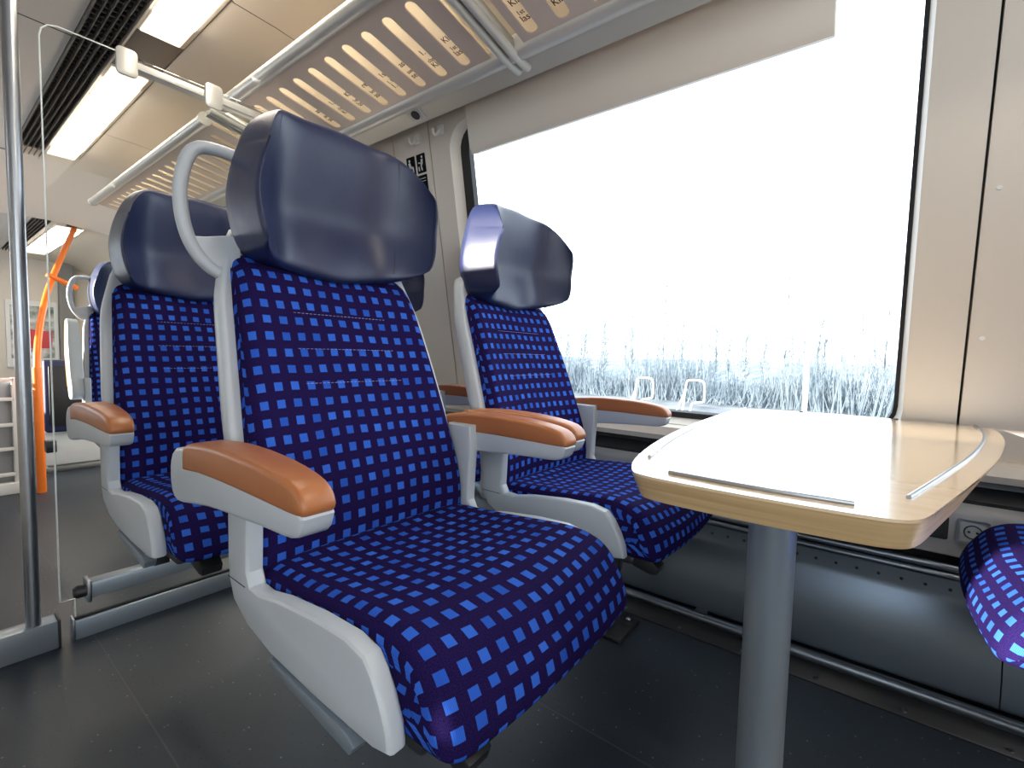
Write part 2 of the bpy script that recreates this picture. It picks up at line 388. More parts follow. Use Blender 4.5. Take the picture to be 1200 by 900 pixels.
# opposite side wall, unseen; openings invented and sized to steer the sun patches
def lwx(z): return -1.1+.06*(max(z, .7)-.7)
ops = [rrect(-2.4, -.05, .70, 1.8, .1), rrect(.92, 1.27, .70, .99, .03), rrect(1.26, 1.66, 1.185, 1.245, .01), rrect(2.17, 2.40, 1.55, 1.80, .04), rrect(4.0, 5.2, .7, 1.8, .1), rrect(5.4, 7.0, .7, 1.8, .1)]
o = plate('wall_left', [(YA, ZF), (YB, ZF), (YB, 2.2), (YA, 2.2)], ops, .03, lambda u, v, t: (lwx(v)+t, u, v), M_wall); tag(o, kind='structure')

# ceiling
CZ = 2.15; YE = 4.75
bm = bmesh.new(); strip(bm, [(-1.1, 1.95), (-.9, 2.1), (-.6, CZ+.02), (0, CZ+.03), (.478, CZ+.02)], YA, 2.79); tag(obj('ceiling', bm, M_ceil2), kind='structure')
bm = bmesh.new(); strip(bm, [(-1.1, 1.95), (-.9, 2.1), (-.6, CZ+.02), (0, CZ+.03), (.478, CZ+.02)], 2.80, YE); tag(obj('ceiling', bm, M_ceil2), kind='structure')
bm = bmesh.new(); box(bm, -1.12, 1.8, YA, YB+.02, CZ+.10, CZ+.12); tag(obj('ceiling', bm, M_dark), kind='structure')
for a, b in ((YA, 1.98), (1.985, 3.82), (3.825, YE)):
    bm = bmesh.new(); strip(bm, [(.79, CZ+.09), (.79, CZ), (.80, CZ-.004), (.95, CZ-.01), (1.15, CZ-.03), (1.32, CZ-.07), (1.46, CZ-.15)], a, b); tag(obj('ceiling', bm, M_ceil), kind='structure')
# air grille: long slot with slats and cross ribs
r = empty('air_grille', (.545, 2.5, CZ), 'long dark ceiling air grille of thin slats left of the lamps', 'air grille')
bm = bmesh.new(); box(bm, .478, .612, YA, YE-.08, CZ+.05, CZ+.055)
rel(obj('backing', bm, M_black, smooth=False), r)
bm = bmesh.new()
for k in range(6):
    x = .482+k*.0252; box(bm, x-.0014, x+.0014, YA, YE-.08, CZ-.004, CZ+.03)
y = -.5
while y < YE-.1:
    box(bm, .48, .61, y, y+.006, CZ+.012, CZ+.03); y += .042
rel(obj('slats', bm, mat('grille_slat', (.10, .092, .085), .4), smooth=False), r)
# ceiling lamps
def lamp(y0, y1, x0, x1, z, label, group=None):
    r = empty('ceiling_lamp', ((x0+x1)/2, (y0+y1)/2, z), label, 'lamp', group)
    hx, hy = (x1-x0)/2, (y1-y0)/2
    bm = bmesh.new(); box(bm, -hx, hx, -hy, hy, -.006, .05, .004); obj('housing', bm, M_ceil, r)
    bm = bmesh.new(); box(bm, -hx+.006, hx-.02, -hy+.16, hy-.18, -.014, -.004, .004); obj('diffuser', bm, M_lens, r)
    for s0, s1 in ((-hy+.012, -hy+.16), (hy-.18, hy-.012)):
        bm = bmesh.new(); box(bm, -hx+.006, hx-.02, s0, s1, -.014, -.004, .004); obj('diffuser_end', bm, M_lensend, r)
    return r
lamp(2.86, 4.52, .62, .785, CZ, 'lit rectangular ceiling lamp, the middle one of the row, above the glass partition', 'lit ceiling lamps')
lamp(.75, 2.46, .62, .785, CZ, 'lit rectangular ceiling lamp cut by the top edge of the photo', 'lit ceiling lamps')
lamp(-1.6, .35, .62, .785, CZ, 'lit rectangular ceiling lamp nearest the camera', 'lit ceiling lamps')
bm = bmesh.new(); box(bm, .62, .785, 2.462, 2.858, CZ+.0, CZ+.01); tag(obj('trim_4', bm, mat('gap_panel', (.12, .105, .095), .35, .3), smooth=False), kind='structure')
bm = bmesh.new(); box(bm, .47, .80, 4.52, YE+.01, CZ+.005, CZ+.015); tag(obj('trim_5', bm, M_ceil, smooth=False), kind='structure')
bm = bmesh.new(); box(bm, .612, .62, YA, YE, CZ-.004, CZ+.03); tag(obj('trim_6', bm, M_ceil, smooth=False), kind='structure')

# sloping bulkhead and lower vestibule ceiling
Y2, Z2 = 5.4, 1.86
M_bulk = mat('bulkhead_panel', (.66, .61, .55), .45)
bm = bmesh.new()
rows = []
for k in range(9):
    t = k/8; s = t*t*(3-2*t); y = YE+(Y2-YE)*t
    z = CZ+.01+(Z2-CZ-.01)*t
    rows.append([bm.verts.new(p) for p in ((-1.1, y, 1.95-.12*t), (-.6, y, z), (.5, y, z), (.80, y, z-.0), (1.05+.05*s, y, z-.02-.02*s), (1.30, y, z-.12+.02*s), (1.5, y, z-.33))])
for a, b in zip(rows, rows[1:]):
    for i in range(6): bm.faces.new((a[i], a[i+1], b[i+1], b[i]))
tag(obj('bulkhead', bm, M_bulk), kind='structure').name = 'ceiling_2'
bm = bmesh.new(); strip(bm, [(-1.1, 1.80), (-.6, Z2), (.65, Z2)], Y2, YB); tag(obj('ceiling', bm, M_ceil2), kind='structure')
bm = bmesh.new(); strip(bm, [(.86, Z2), (1.25, Z2-.02), (1.6, Z2-.2)], Y2, YB); tag(obj('ceiling', bm, M_ceil), kind='structure')
r = empty('air_grille', (.72, 6.5, Z2), 'short dark air grille in the far vestibule ceiling', 'air grille')
bm = bmesh.new(); box(bm, .65, .765, Y2+.05, 7.6, Z2+.02, Z2+.03); rel(obj('backing', bm, M_black, smooth=False), r)
bm = bmesh.new()
for k in range(6): box(bm, .65+k*.0225, .654+k*.0225, Y2+.05, 7.6, Z2-.002, Z2+.02)
rel(obj('slats', bm, mat('grille_slat2', (.10, .092, .085), .4), smooth=False), r)
bm = bmesh.new(); box(bm, .765, .86, 5.4, 8, Z2, Z2+.01); tag(obj('trim_7', bm, M_ceil, smooth=False), kind='structure')
lamp(5.5, 7.4, .80, 1.00, Z2-.005, 'small lit lamp in the far vestibule ceiling beside the orange handrail', None)

# end wall
bm = bmesh.new(); box(bm, -1.1, 1.8, 8.0, 8.03, ZF, 2.0); tag(obj('wall_end', bm, M_wall, smooth=False), kind='structure')
bm = bmesh.new(); box(bm, 1.16, 1.30, 7.90, 8.0, .4, 1.92, .01); tag(obj('trim_8', bm, mat('grey_column', (.22, .21, .2), .5), smooth=False), kind='structure')
# wall behind the camera, with a door opening left open to the next saloon
o = plate('wall_back', [(-1.1, ZF), (1.8, ZF), (1.8, 2.2), (-1.1, 2.2)], [rrect(-.55, .25, .4, 1.85, .08)], .03, lambda u, v, t: (u, YA+t, v), M_wall); tag(o, kind='structure')

# ------------------------------------------------------------------ seats
SX, SY = .615, .65            # seat origin in the drafting coordinates
def pad(bm, prof, ts, xh, uvl, inset_r, off=None, uscale=1, v0=0, u0=0):
    """profile (y,z) closed loop (outward normals), swept over x; ends rounded in"""
    N = len(prof); P = [Vector(p) for p in prof]
    nrm = []; 
    for i in range(N):
        d = P[(i+1) % N]-P[i-1]; nrm.append(Vector((d.y, -d.x)).normalized())
    area = sum(P[i].x*P[(i+1) % N].y-P[(i+1) % N].x*P[i].y for i in range(N))
    if area < 0: nrm = [-n for n in nrm]
    arc = [0]
    for i in range(N): arc.append(arc[-1]+(P[(i+1) % N]-P[i]).length)
    def xpos(t, W):
        a = abs(t)
        if a <= .8: return math.copysign(a/.8*(W-inset_r), t), 0
        th = (a-.8)/.2*PI/2; return math.copysign(W-inset_r+inset_r*math.sin(th), t), th
    rows = []
    for t in ts:
        row = []
        for i in range(N):
            W = xh(P[i].y); x, th = xpos(t, W)
            q = P[i]-nrm[i]*inset_r*(1-math.cos(th))*.92
            dy, dz = off(x/W, P[i].x, P[i].y) if off else (0, 0)
            row.append(bm.verts.new((x, q.x+dy, q.y+dz)))
        rows.append(row)
    for j in range(len(rows)-1):
        for i in range(N):
            f = bm.faces.new((rows[j][i], rows[j][(i+1) % N], rows[j+1][(i+1) % N], rows[j+1][i]))
            for lp, (jj, ii) in zip(f.loops, ((j, i), (j, i+1), (j+1, i+1), (j+1, i))):
                W = xh(P[ii % N].y); x, th = xpos(ts[jj], W)
                lp[uvl].uv = (u0+math.copysign(min(abs(x), W-inset_r)+inset_r*th, ts[jj]), v0+arc[ii])
    for row, tt in ((rows[0], ts[0]), (rows[-1], ts[-1])):
        for i in range(N//2-1):
            f = bm.faces.new((row[i], row[i+1], row[N-2-i], row[N-1-i]))
            for lp in f.loops: lp[uvl].uv = (u0+tt*.3+lp.vert.co.y, v0+lp.vert.co.z)
    return rows
def loft_ring(bm, rings, uvl=None):
    N = len(rings[0]); V = [[bm.verts.new(p) for p in r] for r in rings]
    for a, b in zip(V, V[1:]):
        for i in range(N): bm.faces.new((a[i], a[(i+1) % N], b[(i+1) % N], b[i]))
    bm.faces.new(V[0][::-1]); bm.faces.new(V[-1]); return V
def spl(pts, n=1):
    """closed smooth profile through points (Catmull-Rom)"""
    out = []; N = len(pts)
    for i in range(N):
        p0, p1, p2, p3 = (Vector(pts[(i+k) % N]) for k in (-1, 0, 1, 2))
        for k in range(n):
            t = k/n; out.append(.5*((2*p1)+(-p0+p2)*t+(2*p0-5*p1+4*p2-p3)*t*t+(-p0+3*p1-3*p2+p3)*t**3))
    return out
TS = [-1, -.95, -.9, -.85, -.8, -.7, -.55, -.4, -.25, -.12, 0, .12, .25, .4, .55, .7, .8, .85, .9, .95, 1]

def D(y, z): return (y-SY, z-ZF)         # drafting (y,z) -> local
def back_curve(z):
    """y of the backrest front surface at drafting height z"""
    pts = [(.44, .835), (.50, .822), (.58, .832), (.68, .865), (.78, .90), (.88, .937), (1.00, .985), (1.10, 1.02), (1.33, 1.045)]
    for (a, ya), (b, yb) in zip(pts, pts[1:]):
        if z <= b: return ya+(yb-ya)*(z-a)/(b-a)
    return pts[-1][1]
def wid(z):
    z += ZF
    t = max(0, min(1, (z-.48)/.60)); return .252-.046*t**1.3
def make_seat(handle=True, arms=(1, 1), folded_left=False):
    r = empty('train_seat', (0, 0, 0), 'x', 'seat')
    # seat cushion
    bm = bmesh.new(); uvl = bm.loops.layers.uv.new('UVMap')
    cp = [(.86, .455), (.845, .482), (.76, .493), (.66, .500), (.57, .508), (.50, .514), (.445, .508), (.405, .488), (.38, .452), (.366, .42), (.36, .39), (.375, .372), (.45, .372), (.62, .375), (.80, .40), (.86, .42)]
    prof_c = spl([D(*p) for p in cp], 2)
    def offc(t, y, z):
        k = max(0, 1-abs(t)**2.5)
        top = 1 if z > .53 else 0
        return (0-.016*(1-t*t)*(1 if y < -.2 else 0), -.012*k*top*(1 if y < .15 else 0))
    pad(bm, prof_c, TS, lambda z: .250, uvl, .034, offc)
    subsurf(obj('seat_cushion', bm, M_fab, r, angle=180), 1)
    # seat back cushion
    bm = bmesh.new(); uvl = bm.loops.layers.uv.new('UVMap')
    fz = [.445, .47, .52, .58, .64, .70, .76, .82, .88, .94, .99, 1.03, 1.055]
    front = [(back_curve(z)+(0 if z < 1.02 else .012 if z < 1.04 else .035), z) for z in fz]; backp = [(back_curve(z)+.06, z) for z in reversed(fz)]
    prof_b = [Vector(D(*p)) for p in front+backp]
    def offb(t, y, z):
        k = abs(t)**3
        return ((-.018*k if y < back_curve(z+ZF)-SY+.02 else 0) + (.006*(1-t*t)), 0)
    pad(bm, prof_b, TS, wid, uvl, .032, offb, u0=.0172)
    subsurf(obj('backrest', bm, M_fab, r, angle=180), 1)
    bo = r.children[-1]
    for i, z in enumerate((.936, .862, .792)):
        bm = bmesh.new(); a = -.125+i*.004
        for k in range(26):
            x0 = a+k*.0092
            def P(x): return Vector((x, D(back_curve(z)-.0008+.006*(1-(x/.24)**2)-.018*abs(x/.24)**3, 0)[0], z-ZF))
            tube(bm, [P(x0), P(x0+.0055)], .0005, 5)
        obj('stitching', bm, M_thread_l, bo)
    # headrest
    bm = bmesh.new()
    rings = []
    nz = 15
    zb, zt = 1.045, 1.356
    def hw(v): return .193+.021*math.sin(PI*min(1, max(0, v)))**.7
    def hz(v, t):   # outline: wings droop at the top, rise a little at the bottom
        a = abs(t); k = max(0, (a-.5)/.5)
        top = zt-.020*a-.098*k**1.7
        bot = zb-.036+.034*min(a, .8)+.022*max(0, (a-.72)/.28)**2
        return bot+(top-bot)*v
    def hfy(t, z=1.2):
        a = abs(t); return 1.005-.010*a-.118*(max(0, a-.40)/.60)**1.3-(.20*(z-1.19) if z > 1.15 else -.008+.34*(1.15-z)*(1-.8*a))
    fr = [-1, -.985, -.94, -.84, -.72, -.60, -.48, -.32, -.16, 0, .16, .32, .48, .60, .72, .84, .94, .985, 1]
    def hx(v, t): return hw(v)*(.30*t+.70*math.sin(t*PI/2*.9)/math.sin(PI/2*.9))
    def tht(v): return .40+.60*math.sqrt(max(0, 1-abs(2*v-1)**6))
    for j in range(nz):
        v = (0, .03, .07, .13, .2, .3, .4, .5, .6, .7, .8, .87, .93, .97, 1)[j]; th = tht(v)
        ring_ = []
        for t in fr: ring_.append(Vector((hx(v, t), hfy(t, hz(v, t))+.036*(1-th)-SY, hz(v, t)-ZF)))
        for t in reversed(fr):
            a = abs(t); tk = .098+.046*a
            ring_.append(Vector((hx(v, t)*1.01, hfy(t, hz(v, t))+tk-.030*(1-th)-SY, hz(v, t)+.018*a*v-ZF)))
        rings.append(ring_)
    V = [[bm.verts.new(p) for p in q] for q in rings]; NR = len(V[0]); NF = len(fr)
    for a_, b_ in zip(V, V[1:]):
        for i in range(NR): bm.faces.new((a_[i], a_[(i+1) % NR], b_[(i+1) % NR], b_[i]))
    for cap in (V[0], V[-1]):
        for i in range(NF-1): bm.faces.new((cap[i], cap[i+1], cap[NR-2-i], cap[NR-1-i]))
    h = subsurf(obj('headrest', bm, M_navy, r, angle=180), 1)
    for s in (-1, 1):
        for tt, rad in ((.95, .0016), (.60, .0017)):
            bm = bmesh.new(); pts = []
            for j in range(1, 24):
                v = .03+.94*j/24; t = s*tt; z = hz(v, t)
                pts.append((hx(v, t), hfy(t, z)+.036*(1-tht(v))-SY+.0008, z-ZF))
            tube(bm, pts, rad, 6); obj('seam', bm, M_thread, h)
    # shell: two sides following the backrest, plus back board
    bm = bmesh.new()
    rings = []
    for k in range(14):
        z = .40+k*(1.13-.40)/13; y = back_curve(z)+.028; W = (.262 if z < .7 else .262-.034*((z-.7)/.4)**1.1 if z < 1.1 else .228)
        if k > 10: W -= .012*(k-10)
        th = .062+.022*max(0, 1-abs(z-.75)/.5); rr = []
        for t in (-1, -1, -.93, -.8, -.4, 0, .4, .8, .93, 1, 1): rr.append((t, 1))
        ring_ = [Vector((-W, y-.012-SY, z-ZF)), Vector((-W-.004, y+.02-SY, z-ZF)), Vector((-W*.97, y+th*.75-SY, z-ZF)), Vector((-W*.8, y+th-SY, z-ZF)), Vector((0, y+th+.008-SY, z-ZF)),
                 Vector((W*.8, y+th-SY, z-ZF)), Vector((W*.97, y+th*.75-SY, z-ZF)), Vector((W+.004, y+.02-SY, z-ZF)), Vector((W, y-.012-SY, z-ZF)), Vector((W*.95, y+.01-SY, z-ZF)), Vector((0, y+.015-SY, z-ZF)), Vector((-W*.95, y+.01-SY, z-ZF))]
        rings.append(ring_)
    loft_ring(bm, rings); subsurf(obj('seat_shell', bm, M_shell, r, angle=180), 1)
    # side panels
    sp = [(.880, .680), (.876, .60), (.876, .50), (.872, .46), (.855, .428), (.80, .40), (.72, .385), (.60, .378), (.46, .377), (.428, .384), (.432, .41), (.445, .44), (.462, .468), (.480, .486), (.52, .494), (.60, .491), (.70, .480), (.76, .468), (.792, .470), (.803, .49), (.800, .56), (.796, .62), (.80, .68)]
    for s in (-1, 1):
        bm = bmesh.new(); a, b = sorted((s*.249, s*.279)); prism(bm, [D(*p) for p in sp], 'X', a, b, .008, 3)
        o = obj('side_panel', bm, M_shell, r, angle=30)
        bm = bmesh.new(); a, b = sorted((s*.2785, s*.2797)); box(bm, a, b, .806-SY, .872-SY, .4655-ZF, .4670-ZF); obj('joint_line', bm, M_dark, o, False)
    # under pan, guide rails beneath
    bm = bmesh.new(); box(bm, -.235, .235, .42-SY, .84-SY, .355-ZF, .378-ZF, .008); obj('seat_pan', bm, M_dark, r)
    for s in (-1, 1):
        bm = bmesh.new(); prism(bm, [D(*p) for p in ((.515, .335), (.73, .358), (.735, .366), (.73, .374), (.52, .362), (.505, .35))], 'X', s*.262-.013, s*.262+.013, .003); o = obj('slide_bracket', bm, M_post, r)
        bm = bmesh.new(); tube(bm, [(s*.262, .53-SY, .36-ZF), (s*.262, .525-SY, .375-ZF)], .006, 8); obj('bolt', bm, M_steel, o)
    bm = bmesh.new(); prism(bm, [D(*p) for p in ((.405, .376), (.372, .350), (.378, .332), (.395, .330), (.46, .345), (.47, .372))], 'X', -.20, -.155, .004); obj('release_lever', bm, M_black, r)
    # armrests
    for s, on in ((-1, arms[0]), (1, arms[1])):
        if not on: continue
        x0, x1 = s*.301-.029, s*.301+.029
        wp = [(.900, .690), (.955, .685), (.978, .662), (.983, .635), (.975, .605), (.95, .592), (.90, .598), (.82, .610), (.734, .617), (.64, .622), (.585, .623), (.553, .628), (.541, .645), (.543, .662), (.60, .672), (.72, .676), (.85, .674)]
        pp = [(.915, .650), (.85, .656), (.72, .659), (.60, .655), (.550, .654), (.537, .660), (.537, .672), (.550, .687), (.58, .697), (.66, .706), (.78, .709), (.87, .703), (.908, .697), (.920, .683), (.921, .660)]
        base = bmesh.new(); prism(base, [D(*p) for p in spl(wp, 2)], 'X', x0, x1, .007, 3)
        top = bmesh.new(); prism(top, [D(*p) for p in spl(pp, 2)], 'X', x0-.0015, x1+.0015, .009, 3)
        for q in (base, top):
            for vv in q.verts:
                k = max(0, min(1, (.70-SY-vv.co.y)/.16)); vv.co.x = s*.301+(vv.co.x-s*.301)*(1-.20*k)
        if folded_left and s < 0:
            R = Matrix.Translation((0, .88-SY, .66-ZF)) @ Matrix.Rotation(math.radians(-100), 4, 'X') @ Matrix.Translation((0, -.88+SY, -.66+ZF))
            for q in (base, top): bmesh.ops.transform(q, matrix=R, verts=q.verts)
        a = obj('armrest', base, M_white if False else M_shell, r, angle=30)
        p = obj('arm_pad', top, M_tan, a, angle=35); p['label'] = 'tan leather pad'
    # grab handle
    if handle:
        L = [(-.18, 1.03, 1.236), (-.237, 1.03, 1.240), (-.270, 1.03, 1.230), (-.287, 1.03, 1.186), (-.293, 1.03, 1.133), (-.284, 1.03, 1.072), (-.265, 1.03, 1.033), (-.237, 1.03, 1.007), (-.200, 1.03, .997)]
        pts = smoothpts([(x, y-SY, z-ZF) for x, y, z in L], 2)
        bm = bmesh.new(); tube(bm, pts, .012, 14); hd = obj('grab_handle', bm, M_shell, r)
        bm = bmesh.new(); prism(bm, [(-.19, 1.0-ZF), (-.19, 1.082-ZF), (-.22, 1.078-ZF), (-.252, 1.070-ZF), (-.280, 1.066-ZF), (-.266, 1.033-ZF), (-.237, 1.007-ZF)], 'Y', 1.024-SY, 1.036-SY, .003); obj('handle_gusset', bm, M_shell, hd)
    return r
def place(r, x, y, label, rz=0, z=ZF):
    r.location = (x, y, z); r.rotation_euler.z = rz; r['label'] = label; r['group'] = 'blue patterned train seats'; return r
seat_h = place(make_seat(True), .609, .65, 'large blue square-patterned seat in the foreground centre with pale grab handle and tan armrests')
seat_n = make_seat(False)
place(seat_n, 1.30, .675, 'blue patterned window seat right behind the table, headrest against the bright window')
s3 = place(fam_copy(seat_n), .60, 1.48, 'blue patterned aisle seat behind the foreground seat, in front of the glass partition')
s4 = place(fam_copy(seat_n), 1.30, 1.48, 'blue window seat mostly hidden behind the foreground seat, only a headrest edge and armrest showing')
s6 = place(fam_copy(seat_n), 1.315, -.465, 'sunlit blue seat cushion at the right edge, facing the table by the window', PI)
s7 = place(fam_copy(seat_n), .605, -.485, 'blue seat in the bottom right corner, only a sliver of its cushion showing', PI)
s5 = place(make_seat(True, (1, 1), True), .86, 3.22, 'distant blue seat beyond the glass partition, its near armrest folded up')
# opposite single seats (other side of the aisle)

# seat support beams
def beam(y, label, x0, z, cap):
    r = empty('seat_beam', (x0, y, ZF), label, 'beam', None)
    bm = bmesh.new(); box(bm, x0, 1.70, y-.022, y+.022, z-.022, z+.022, .005); rel(obj('square_tube', bm, M_post), r)
    if cap:
        bm = bmesh.new(); box(bm, x0-.006, x0+.004, y-.026, y+.026, z-.03, z+.028, .003); rel(obj('end_plate', bm, M_steel), r)
        bm = bmesh.new(); tube(bm, [(x0-.03, y, z-.002), (x0-.024, y, z-.002), (x0, y, z-.002)], [.012, .017, .017], 16); rel(obj('end_cap', bm, M_black), r)
    for x in (.44, .80, 1.16, 1.5):
        bm = bmesh.new(); box(bm, x-.02, x+.02, y-.03, y+.03, z+.02, .36, .004); rel(obj('seat_bracket', bm, M_dark), r)
    return r
beam(1.66, 'grey square steel beam with a black end cap under the seat before the glass partition', .28, .20, True)
b1 = beam(.78, 'dark steel beam carrying the foreground and window seats', .44, .30, False)
beam(3.36, 'dark steel beam carrying the distant pale blue seat', .66, .28, False)
beam(-.66, 'dark steel beam carrying the seats that face the table', .44, .28, False)
bm = bmesh.new(); prism(bm, [(.63, .30), (.665, .30), (.72, ZF+.01), (.69, ZF+.01)], 'X', 1.43, 1.47, .003); rel(obj('leg', bm, M_dark), b1)
bm = bmesh.new(); box(bm, 1.40, 1.56, .62, .80, ZF, ZF+.018, .006); rel(obj('foot_plate', bm, M_black), b1)
for y in (.65, .77):
    bm = bmesh.new(); tube(bm, [(1.53, y, ZF+.018), (1.53, y, ZF+.026)], .009, 6); rel(obj('bolt', bm, M_steel), b1)

# ------------------------------------------------------------------ table
TZ = .70
tb = empty('table', (1.06, .12, ZF), 'fixed tapered maple table on one grey post under the window', 'table')
tp = [(.618, .268), (.70, .300), (.90, .335), (1.15, .355), (1.45, .362), (1.742, .360), (1.742, -.225), (1.62, -.232), (1.43, -.218), (1.15, -.170), (.90, -.112), (.72, -.066), (.64, -.046), (.618, -.030), (.608, .00), (.600, .11), (.603, .22), (.608, .25)]
def off_poly(p, d):
    N = len(p); out = []
    for i in range(N):
        a, b, c = Vector(p[i-1]), Vector(p[i]), Vector(p[(i+1) % N]); t = (c-a).normalized(); nn = Vector((t.y, -t.x)); out.append(b-nn*d if True else b)
    return out
tp = [(q.x, q.y) for q in smoothpts([(*q, 0) for q in tp], 2, True)]
loc = lambda p, z=0: (p[0]-1.06, p[1]-.12)
N = len(tp)
bm = bmesh.new(); A = [bm.verts.new((*loc(p), TZ-ZF-.002)) for p in tp]
ins = off_poly(tp, -.0045 if True else 0); ins2 = off_poly(tp, -.018)
ctr = Vector((1.2, .08))
def toward(p, d): q = Vector(p); v = (ctr-q).normalized(); return q+v*d
B = [bm.verts.new((*loc(toward(p, .020)), TZ-ZF-.036)) for p in tp]
for i in range(N): bm.faces.new((A[i], A[(i+1) % N], B[(i+1) % N], B[i]))
bm.faces.new(B); bm.faces.new(A[::-1])
obj('wood_edge', bm, M_edge, tb, angle=50)
bm = bmesh.new(); prism(bm, [loc(p) for p in tp], 'Z', TZ-ZF-.002, TZ-ZF+.0015); o = obj('table_top', bm, M_top, tb, angle=50)
bm = bmesh.new(); box(bm, 1.735-1.06, 1.765-1.06, -.10-.12, .24-.12, TZ-ZF-.06, TZ-ZF-.02, .004); obj('wall_bracket', bm, M_dark, tb)
def lip(pts, label):
    bm = bmesh.new(); P = [Vector((*loc(p), TZ-ZF+.0035)) for p in smoothpts([(*p, 0) for p in pts], 3)]
    tube(bm, [Vector((p.x, p.y, p.z)) for p in P], .0028, 8); q = obj('lip_strip', bm, M_steel, tb)
lip([(.640, .222), (.634, .11), (.642, .015)], '')
lip([(.72, -.034), (.90, -.078), (1.15, -.137), (1.43, -.186), (1.62, -.202), (1.70, -.200)], '')
lip([(.72, .282), (.90, .315), (1.15, .335), (1.45, .342), (1.68, .342)], '')
for y in (.19, -.04):
    bm = bmesh.new(); tube(bm, [(1.725-1.06, y-.12, TZ-ZF), (1.725-1.06, y-.12, TZ-ZF+.004)], .006, 10); obj('screw', bm, M_dark, tb)
bm = bmesh.new(); tube(bm, [(0, .034, 0), (0, .034, TZ-ZF-.036)], .043, 40); obj('post', bm, M_post, tb)
bm = bmesh.new(); tube(bm, [(0, .034, 0), (0, .034, .012)], .075, 40); obj('post_foot', bm, M_post, tb)
bm = bmesh.new(); box(bm, -.10, .10, -.07, .13, TZ-ZF-.042, TZ-ZF-.036, .002); obj('mount_plate', bm, M_dark, tb)
bm = bmesh.new(); tube(bm, [(-.055, .04, TZ-ZF-.052), (-.055, .04, TZ-ZF-.036)], .006, 8); obj('bolt', bm, M_steel, tb)

# ------------------------------------------------------------------ roller blind over the window
bl = empty('roller_blind', (1.55, .8, 1.72), 'wide pale blind box pulled partly down across the top of the big window', 'blind')
bm = bmesh.new(); y0, y1 = .145, 1.435
prism(bm, [(wx(1.72)-.010, 1.722), (wx(1.72)-.040, 1.712), (wx(1.74)-.052, 1.73), (wx(1.96)-.060, 1.96), (wx(1.96)-.01, 1.97)], 'Y', y0, y1, .004); rel(obj('blind_panel', bm, M_wall, angle=30), bl)
bm = bmesh.new(); tube(bm, [(wx(2.0)-.058, y0, 1.985), (wx(2.0)-.058, 1.465, 1.985)], .030, 24); rel(obj('casing', bm, M_wall), bl)
bm = bmesh.new(); prism(bm, [(wx(2.0)-.072, 1.985), (wx(2.0), 1.95), (wx(2.0), 2.06), (wx(2.0)-.02, 2.05)], 'Y', y0, 1.465); rel(obj('casing', bm, M_wall, angle=30), bl)
rel(text('number', '104', .026, frame((wx(2.0)-.0815, .985, 2.006), (0, -1, 0), (.6, 0, .7)), M_ink), bl)
for y in (1.44, .40):
    bm = bmesh.new(); tube(bm, [(wx(2.0)-.0905, y, 1.986), (wx(2.0)-.080, y, 1.986)], .006, 10); rel(obj('screw', bm, M_dark), bl)

# ------------------------------------------------------------------ luggage racks
XF, ZT = .85, 1.872
RX1, RZ1 = 1.20, 1.803
pdir = Vector((RX1-XF, 0, RZ1-ZT)).normalized(); pn = Vector((-pdir.z, 0, pdir.x))
if pn.z < 0: pn = -pn
def rmap(u, v, t): return (XF+pdir.x*u+pn.x*t, v, ZT+.0+pdir.z*u+pn.z*t)     # u across, v along Y
def slot(y): return [(.085+.218*0+ (0 if c < 0 else .222)+.019*math.cos(a), y+.021*math.sin(a)) for c, a in [(1, -PI/2+PI*k/8) for k in range(9)]+[(-1, PI/2+PI*k/8) for k in range(9)]]
def rack(y0, y1, slots, label, texts=False, ybrk=None):
    r = empty('luggage_rack', ((XF+RX1)/2, (y0+y1)/2, ZT), label, 'luggage rack', 'overhead luggage racks')
    bm = bmesh.new(); tube(bm, [(XF, y0+.01, ZT), (XF, y1-.01, ZT)], .024, 24); rel(obj('front_tube', bm, M_alu), r)
    for y in (y0+.012, y1-.012):
        bm = bmesh.new(); tube(bm, [(XF, y-.008, ZT), (XF, y+.008, ZT)], .028, 24); rel(obj('tube_collar', bm, M_alu), r)
    rel(plate('slotted_plate', [(.02, y0+.02), (.36, y0+.02), (.36, y1-.02), (.02, y1-.02)], [slot(y) for y in slots], .004, rmap, M_rack), r)
    # pale frosted board a little above the slots
    rel(plate('frosted_board', [(.03, y0+.02), (.36, y0+.02), (.36, y1-.02), (.03, y1-.02)], [], .003, lambda u, v, t: rmap(u, v, t+.012), M_board), r)
    if texts:
        k = 0
        for y in slots:
            for du, s, sz in ((.235, ('Kla', '1. K', 'asse', '1st', 're cl')[k % 5], .030), (.268, ('1st cl', 'classe', 'sse 1.', '1. Kl', 'lasse')[k % 5], .021), (.292, ('1. Kl', 'asse', 'lass', 'Kla', 'se 1')[(k+2) % 5], .030)):
                o = rmap(du, y+.018, .0102)
                w_ = rel(text('lettering', s, sz, frame(o, (-.10, -1, 0), (-pdir.x, 0, -pdir.z)), M_ink), r)
            k += 1
    return r
M_board = bpy.data.materials.new('frosted_board'); M_board.use_nodes = True
_n, _l = M_board.node_tree.nodes, M_board.node_tree.links; _n.clear()
_o = _n.new('ShaderNodeOutputMaterial'); _d = _n.new('ShaderNodeBsdfDiffuse'); _t = _n.new('ShaderNodeBsdfTranslucent'); _m = _n.new('ShaderNodeMixShader')
_d.inputs[0].default_value = (.90, .82, .70, 1); _t.inputs[0].default_value = (.97, .90, .78, 1); _m.inputs[0].default_value = .72
_l.new(_d.outputs[0], _m.inputs[1]); _l.new(_t.outputs[0], _m.inputs[2]); _l.new(_m.outputs[0], _o.inputs[0])
